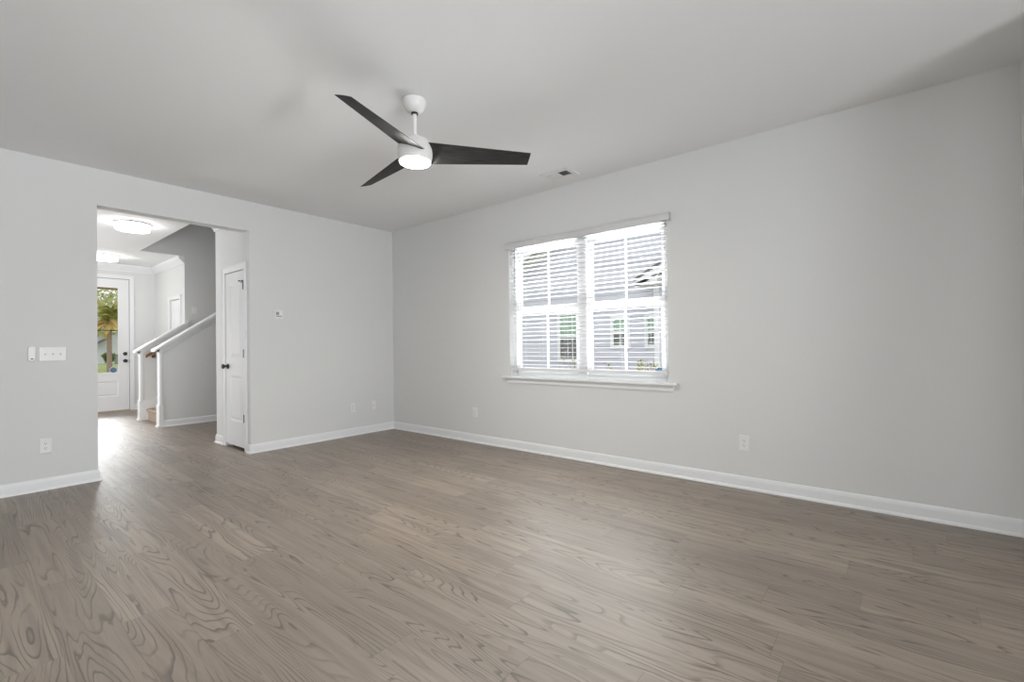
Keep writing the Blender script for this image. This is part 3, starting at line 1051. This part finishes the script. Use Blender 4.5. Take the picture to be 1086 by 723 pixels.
frs = (V((1.930, YF+0.0175, 0.768)), V((1, 0, 0)), V((0, 0, 1)), V((0, -1, 0)))
octagon(frs, 0.060, 0.001).build('border', M_stickw, ds_)
frs = (V((1.930, YF+0.0162, 0.768)), V((1, 0, 0)), V((0, 0, 1)), V((0, -1, 0)))
octagon(frs, 0.053, 0.001).build('emblem', mat('sticker_slate_blue', (0.10, 0.16, 0.28), 0.4, noise=0.1, nscale=40), ds_)

# foyer closet door on the right
cdv = thing('door_3', (XF, (CD0+CD1)/2, 0), kind='structure', label='white panel door on the right foyer wall', cat='door')
frd = (V((XF+0.012, CD1-0.006, 0.02)), V((0, -1, 0)), V((0, 0, 1)), V((-1, 0, 0)))
mb = MB()
dw = CD1-CD0-0.012
panel_door(mb, frd, dw, 2.0, 0.035, [(0.11, 0.26, dw-0.11, 0.78), (0.11, 1.0, dw-0.11, 1.87)])
mb.build('door_slab', M_door, cdv)
casing(cdv, (V((XF, CD1, 0)), V((0, -1, 0)), V((0, 0, 1)), V((-1, 0, 0))), CD1-CD0, CDH, 0.062, 0.016)

# ------------------------------------------------------------------ hall ceiling lamps
for (lx, ly, lab) in ((1.468, 7.405, 'nearer of the two lit round drum lamps on the hall ceiling'), (1.645, 10.2, 'farther lit round drum lamp, near the front door')):
    lp = thing('ceiling_lamp', (lx, ly, H), lab, 'ceiling lamp', 'drum lamps on the hall ceiling')
    MB().lathe([(0.190, 0), (0.192, -0.004), (0.192, -0.020), (0.0, -0.020)], (lx, ly, H), 48).build('ceiling_plate', M_metal, lp)
    MB().lathe([(0.172, -0.020), (0.176, -0.026), (0.176, -0.080), (0.170, -0.088), (0.0, -0.088)], (lx, ly, H), 48).build('drum_shade', M_drum, lp)
    MB().lathe([(0.035, -0.088), (0.035, -0.090), (0.0, -0.092)], (lx, ly, H), 24).build('shade_knob', M_plast, lp)

# ------------------------------------------------------------------ outdoors: ground
struct(MB().box(-80, YF+0.12, -0.35, 120, 140, -0.25), 'ground_front_lawn', M_grass)
struct(MB().box(XB+0.14, -20, -0.35, 60, YF+0.12, -0.25), 'ground_side_yard', M_gravel)


# neighbour's house beside the window
def lap_wall(mb, X, y0, y1, top, z0, course=0.165):
    """vertical wall of overlapping boards facing -x, top(y) gives the upper edge"""
    z = z0
    while z < 7:
        # clip this course to the gable: find y-range where top(y) > z
        ys = [y0+(y1-y0)*i/160 for i in range(161)]
        ok = [yy for yy in ys if top(yy) > z+course*0.5]
        if ok:
            a, b = ok[0], ok[-1]
            mb.add([(X-0.016, a, z), (X-0.016, b, z), (X, b, z+course), (X, a, z+course), (X, a, z), (X, b, z)],
                   [(0, 1, 2, 3), (0, 4, 5, 1)])
        z += course


NX = 12.0
nh = thing('neighbor_house', (NX, 5, -0.25), 'pale lavender gabled house with lap siding outside the window', 'house')
SLP = 0.533


def gtop(yy):
    return min(3.55+SLP*(9.75-yy), 3.55+SLP*(yy-1.0))


mb = MB()
lap_wall(mb, NX, 0.9, 9.75, gtop, -0.25)
mb.add([(NX+0.001, 0.9, -0.25), (NX+0.001, 9.75, -0.25), (NX+0.001, 9.75, 3.55), (NX+0.001, 5.375, gtop(5.375)), (NX+0.001, 1.0, 3.55), (NX+0.001, 0.9, 3.5),
        (NX+8, 0.9, -0.25), (NX+8, 9.75, -0.25), (NX+8, 9.75, 3.55), (NX+8, 5.375, gtop(5.375)), (NX+8, 1.0, 3.55), (NX+8, 0.9, 3.5)],
       [(0, 1, 2, 3, 4, 5), (6, 7, 8, 9, 10, 11)[::-1]]+[(i, (i+1) % 6, 6+(i+1) % 6, 6+i) for i in range(6)])
mb.build('siding_wall', M_siding, nh)


def rake(parent, X0, X1, ye, ze, yr, slope, over=0.45):
    """two roof slopes meeting at ridge yr with overhang; eave tip of the left slope at (ye, ze)"""
    zr = ze+slope*abs(ye-yr)
    yo = 2*yr-ye
    r_ = MB()
    f_ = MB()
    s2 = MB()
    for (ya, yb) in ((ye, yr), (yo, yr)):
        P = [(ya, ze), (yb, zr), (yb, zr+0.07), (ya, ze+0.07)]
        r_.prism(P, lambda a, b, tt: (tt, a, b), X0-0.02, X1)
        P = [(ya, ze-0.20), (yb, zr-0.20), (yb, zr), (ya, ze)]
        f_.prism(P, lambda a, b, tt: (tt, a, b), X0, X0+0.04)
        s2.prism([(ya, ze-0.06), (yb, zr-0.06), (yb, zr), (ya, ze)], lambda a, b, tt: (tt, a, b), X0+0.04, X0+0.55)
    r_.build('roof', M_shingle, parent)
    f_.build('rake_board', M_exttrim, parent)
    s2.build('soffit', M_cream, parent)


rake(nh, NX-0.42, NX+8, 10.15, 3.42, 5.375, SLP)
fz = MB()
for ya, yb in ((9.85, 5.375),):
    P = [(ya, 3.50-0.30), (yb, 3.50+SLP*(ya-yb)-0.30), (yb, 3.50+SLP*(ya-yb)), (ya, 3.50)]
    fz.prism(P, lambda a, b, tt: (tt, a, b), NX-0.04, NX-0.018)
fz.build('frieze_board', M_cream, nh)
MB().prism([(10.15, 3.40), (9.45, 3.40), (9.45, 3.62), (10.15, 3.40+0.02)], lambda a, b, tt: (tt, a, b), NX-0.42, NX).build('eave_return', M_cream, nh)
MB().box(NX-0.03, 9.68, -0.25, NX, 9.80, 3.5).build('corner_board', M_exttrim, nh)


def ext_window(parent, X, y0, y1, z0, z1, zm):
    f_ = MB()
    tw = 0.10
    f_.box(X-0.05, y0-tw, z0-tw, X-0.01, y0, z1+tw)
    f_.box(X-0.05, y1, z0-tw, X-0.01, y1+tw, z1+tw)
    f_.box(X-0.05, y0, z1, X-0.01, y1, z1+tw)
    f_.box(X-0.05, y0, z0-tw, X-0.01, y1, z0)
    f_.box(X-0.045, y0, zm-0.03, X-0.01, y1, zm+0.03)
    fo = f_.build('window_trim', M_exttrim, parent)
    MB().box(X-0.025, y0, zm+0.03, X-0.018, y1, z1).build('upper_pane', M_gpane, fo)
    MB().box(X-0.025, y0, z0, X-0.018, y1, zm-0.03).build('lower_pane', M_dpane, fo)
    mm = MB()
    mm.box(X-0.032, (y0+y1)/2-0.012, z0, X-0.026, (y0+y1)/2+0.012, z1)
    mm.build('grille', M_exttrim, fo)


ext_window(nh, NX, 7.05, 7.93, 0.70, 2.02, 1.37)
ext_window(nh, NX, 5.72, 6.12, 1.10, 1.83, 1.47)
ext_window(nh, NX, 4.70, 5.10, 1.11, 1.82, 1.47)
# side wing with its own lower gable at the right
wg = MB()


def wtop(yy): return 2.75+SLP*(4.66-yy)


lap_wall(wg, NX-0.55, 0.0, 4.60, lambda yy: min(wtop(yy), 2.75+SLP*(yy+0.2)), -0.25)
wg.box(NX-0.54, 0.0, -0.25, NX, 4.60, 2.75)
wg.build('wing_wall', M_siding, nh)
MB().box(NX-0.60, 4.56, -0.25, NX-0.53, 4.70, 2.78).build('corner_board', M_exttrim, nh)
rake(nh, NX-0.95, NX, 5.05, 2.72, 2.2, SLP)
MB().prism([(5.05, 2.60), (4.45, 2.60), (4.45, 2.86), (5.05, 2.66)], lambda a, b, tt: (tt, a, b), NX-0.95, NX-0.5).build('eave_return', M_cream, nh)


# ------------------------------------------------------------------ shrubs between the houses
def leafy(name, base, stems, label, mleaf, mstem, leaf=0.05, nleaf=26, seed=1, spread=0.5, h=1.0):
    rnd = random.Random(seed)
    root = thing(name, base, label, 'shrub')
    sm_, lm = MB(), MB()
    for s_ in range(stems):
        a = rnd.uniform(0, 6.283); rr = spread*rnd.uniform(0.2, 1)
        p = V(base)+V((0.1*math.cos(a), 0.1*math.sin(a), 0))
        hh = h*rnd.uniform(0.6, 1.05)
        pts = [p]
        for i in range(1, 6):
            t_ = i/5
            pts.append(V(base)+V((rr*math.cos(a)*t_+rnd.uniform(-.04, .04), rr*math.sin(a)*t_+rnd.uniform(-.04, .04), hh*t_)))
        for i in range(5):
            sm_.tube(pts[i], pts[i+1], 0.010*(1-i*0.15), 0.010*(1-(i+1)*0.15), 6)
        for l_ in range(nleaf):
            t_ = rnd.uniform(0.3, 1.0)*4.999
            i = int(t_); q = pts[i].lerp(pts[i+1], t_-i)
            d = V((rnd.uniform(-1, 1), rnd.uniform(-1, 1), rnd.uniform(-0.1, 1))).normalized()
            sd = d.orthogonal().normalized()
            up = d.cross(sd)*0.15
            L_ = leaf*rnd.uniform(0.7, 1.5)
            q = q+d*rnd.uniform(0.0, 0.06)
            lm.add([q, q+d*L_*0.5+sd*L_*0.28-up*L_, q+d*L_, q+d*L_*0.5-sd*L_*0.28-up*L_, q+d*L_*0.5+up*L_*0.6], [(0, 1, 4), (1, 2, 4), (2, 3, 4), (3, 0, 4), (0, 3, 2, 1)])
    sm_.build('stems', mstem, root)
    lo = lm.build('leaves', mleaf, root)
    return root


leafy('leafy_shrub', (9.0, 3.95, -0.25), 16, 'bushy yellow-green shrub against the lavender house, under its rightmost window', M_leaf, M_twig, 0.07, 34, 3, 0.42, 1.02)
leafy('twiggy_shrub', (9.0, 5.62, -0.25), 7, 'thin yellow-leaved shrub below the tall window of the lavender house', M_leaf, M_twig, 0.06, 12, 5, 0.35, 1.15)
leafy('low_shrub', (9.0, 4.95, -0.25), 6, 'sparse low shrub in the middle behind the window mullion', M_leaf, M_twig, 0.06, 10, 8, 0.40, 0.98)

# ------------------------------------------------------------------ street side: palm, far house, trees, porch
tag(MB().box(-1, YF+0.35, 2.315, 4, YF+0.55, 2.45).build('porch_beam', M_beam, base=(1.5, YF+0.45, 2.315)), 'dark brown porch beam outside the front door glass', 'beam')

pb = (6.35, 38.0, -0.25)
pm = thing('palm_tree', pb, 'palm tree with bare trunk and yellowing crown outside the front door', 'palm tree')
m = MB()
prof = []
for i in range(25):
    z = i/24*3.3
    r_ = 0.130-0.015*i/24+(0.012 if i % 2 else 0)
    prof.append((r_, z))
m.lathe(prof, pb, 16)
m.build('trunk', M_trunk, pm)
rnd = random.Random(7)


def frond(mb, o, az, el, L_, droop, wid):
    """arched frond with a row of leaflets on each side"""
    N_ = 9
    d0 = V((math.cos(az), math.sin(az), 0)); sd = V((-math.sin(az), math.cos(az), 0))
    P = []
    for i in range(N_+1):
        t_ = i/N_
        P.append(o+d0*(L_*t_*math.cos(el))+V((0, 0, L_*t_*math.sin(el)-droop*t_*t_)))
    for i in range(N_):
        mb.tube(P[i], P[i+1], 0.02*(1-i/N_)+0.004, seg=4)
    for i in range(1, N_+1):
        t_ = i/N_
        w_ = wid*math.sin(math.pi*min(0.95, 0.2+t_*0.75))
        for s_ in (1, -1):
            tip = P[i]+sd*s_*w_+d0*w_*0.7-V((0, 0, w_*0.5))
            a = P[i]; b = P[i-1]
            mb.add([a, b, tip, a-V((0, 0, 0.03))], [(0, 1, 2), (1, 3, 2), (3, 0, 2), (0, 3, 1)])


top = V((pb[0], pb[1], 3.05))
fg, fy_ = MB(), MB()
for i in range(46):
    frond(fg, top+V((0, 0, rnd.uniform(0, .5))), rnd.uniform(0, 6.283), rnd.uniform(0.25, 1.35), rnd.uniform(1.0, 1.7), rnd.uniform(0.3, 0.9), 0.38)
for i in range(30):
    frond(fy_, top+V((0, 0, rnd.uniform(-.3, .15))), rnd.uniform(0, 6.283), rnd.uniform(-0.7, 0.45), rnd.uniform(0.6, 1.15), rnd.uniform(0.2, 0.6), 0.30)
fg.build('green_fronds', M_palm, pm)
fy_.build('dry_fronds', M_palmy, pm)


def tree(name, base, h, cr, label, seed, mleaf=M_tree, n_=1500):
    rnd = random.Random(seed)
    root = thing(name, base, label, 'tree')
    MB().tube(base, V(base)+V((0, 0, h*0.6)), 0.18, 0.08).build('trunk', M_twig, root)
    lm = MB()
    for i in range(n_):
        while True:
            q = V((rnd.uniform(-1, 1), rnd.uniform(-1, 1), rnd.uniform(-1, 1)))
            if 0.25 < q.length < 1: break
        p = V(base)+V((q.x*cr, q.y*cr, h*0.68+q.z*h*0.36))
        d = V((rnd.uniform(-1, 1), rnd.uniform(-1, 1), rnd.uniform(-1, 1))).normalized()
        sd = d.orthogonal().normalized()
        L_ = 0.22*rnd.uniform(0.6, 1.4)
        up = d.cross(sd)*0.03
        lm.add([p, p+d*L_*0.5+sd*L_*0.4, p+d*L_, p+d*L_*0.5-sd*L_*0.4, p+d*L_*0.5+up], [(0, 1, 4), (1, 2, 4), (2, 3, 4), (3, 0, 4), (3, 2, 1, 0)])
    lm.build('foliage', mleaf, root)
    return root


tree('leafy_tree', (6.0, 43.0, -0.25), 6.4, 2.6, 'airy light green tree behind the palm outside the front door', 11, n_=2200)
tree('leafy_tree', (10.6, 50.0, -0.25), 7.2, 2.6, 'light green tree behind the right side of the palm crown', 12)

fh = thing('street_house', (12, 66, -0.25), 'pale lilac house with grey roof across the street', 'house')
mb = MB()
for i in range(16):
    z = -0.25+i*0.2
    mb.add([(3, 61.98, z), (20, 61.98, z), (20, 62.0, z+0.2), (3, 62.0, z+0.2), (3, 62, z), (20, 62, z)], [(0, 1, 2, 3), (0, 4, 5, 1)])
mb.box(3, 62.0, -0.25, 20, 70, 2.95)
mb.build('wall', M_fars, fh)
MB().prism([(61.3, 2.95), (70.7, 2.95), (66, 5.4)], lambda a, b, tt: (tt, a, b), 2.5, 20.5).build('roof', M_fars, fh)
MB().prism([(9.0, 1.75), (10.15, 2.42), (10.15, 2.30), (9.0, 1.60)], lambda a, b, tt: (a, tt, b), 60.5, 61.9).build('porch_roof', M_shingle, fh)
leafy('round_hedge', (9.65, 58.0, -0.25), 30, 'dark green hedge in front of the pale lilac street house', mat('hedge_leaf', (0.16, 0.22, 0.07), 0.8, noise=0.4), M_twig, 0.22, 40, 21, 0.45, 0.95)
sw_ = MB()
sw_.box(10.35, 59.2, -0.25, 11.5, 59.7, 0.62)
sw_.box(10.30, 59.15, 0.62, 11.55, 59.75, 0.70)
tag(sw_.build('stone_planter', M_stone, base=(10.9, 59.4, -0.25)), 'low grey stone planter on the lawn behind the palm trunk', 'planter')

for o in bpy.data.objects:
    if '_w' in o:
        del o['_w']
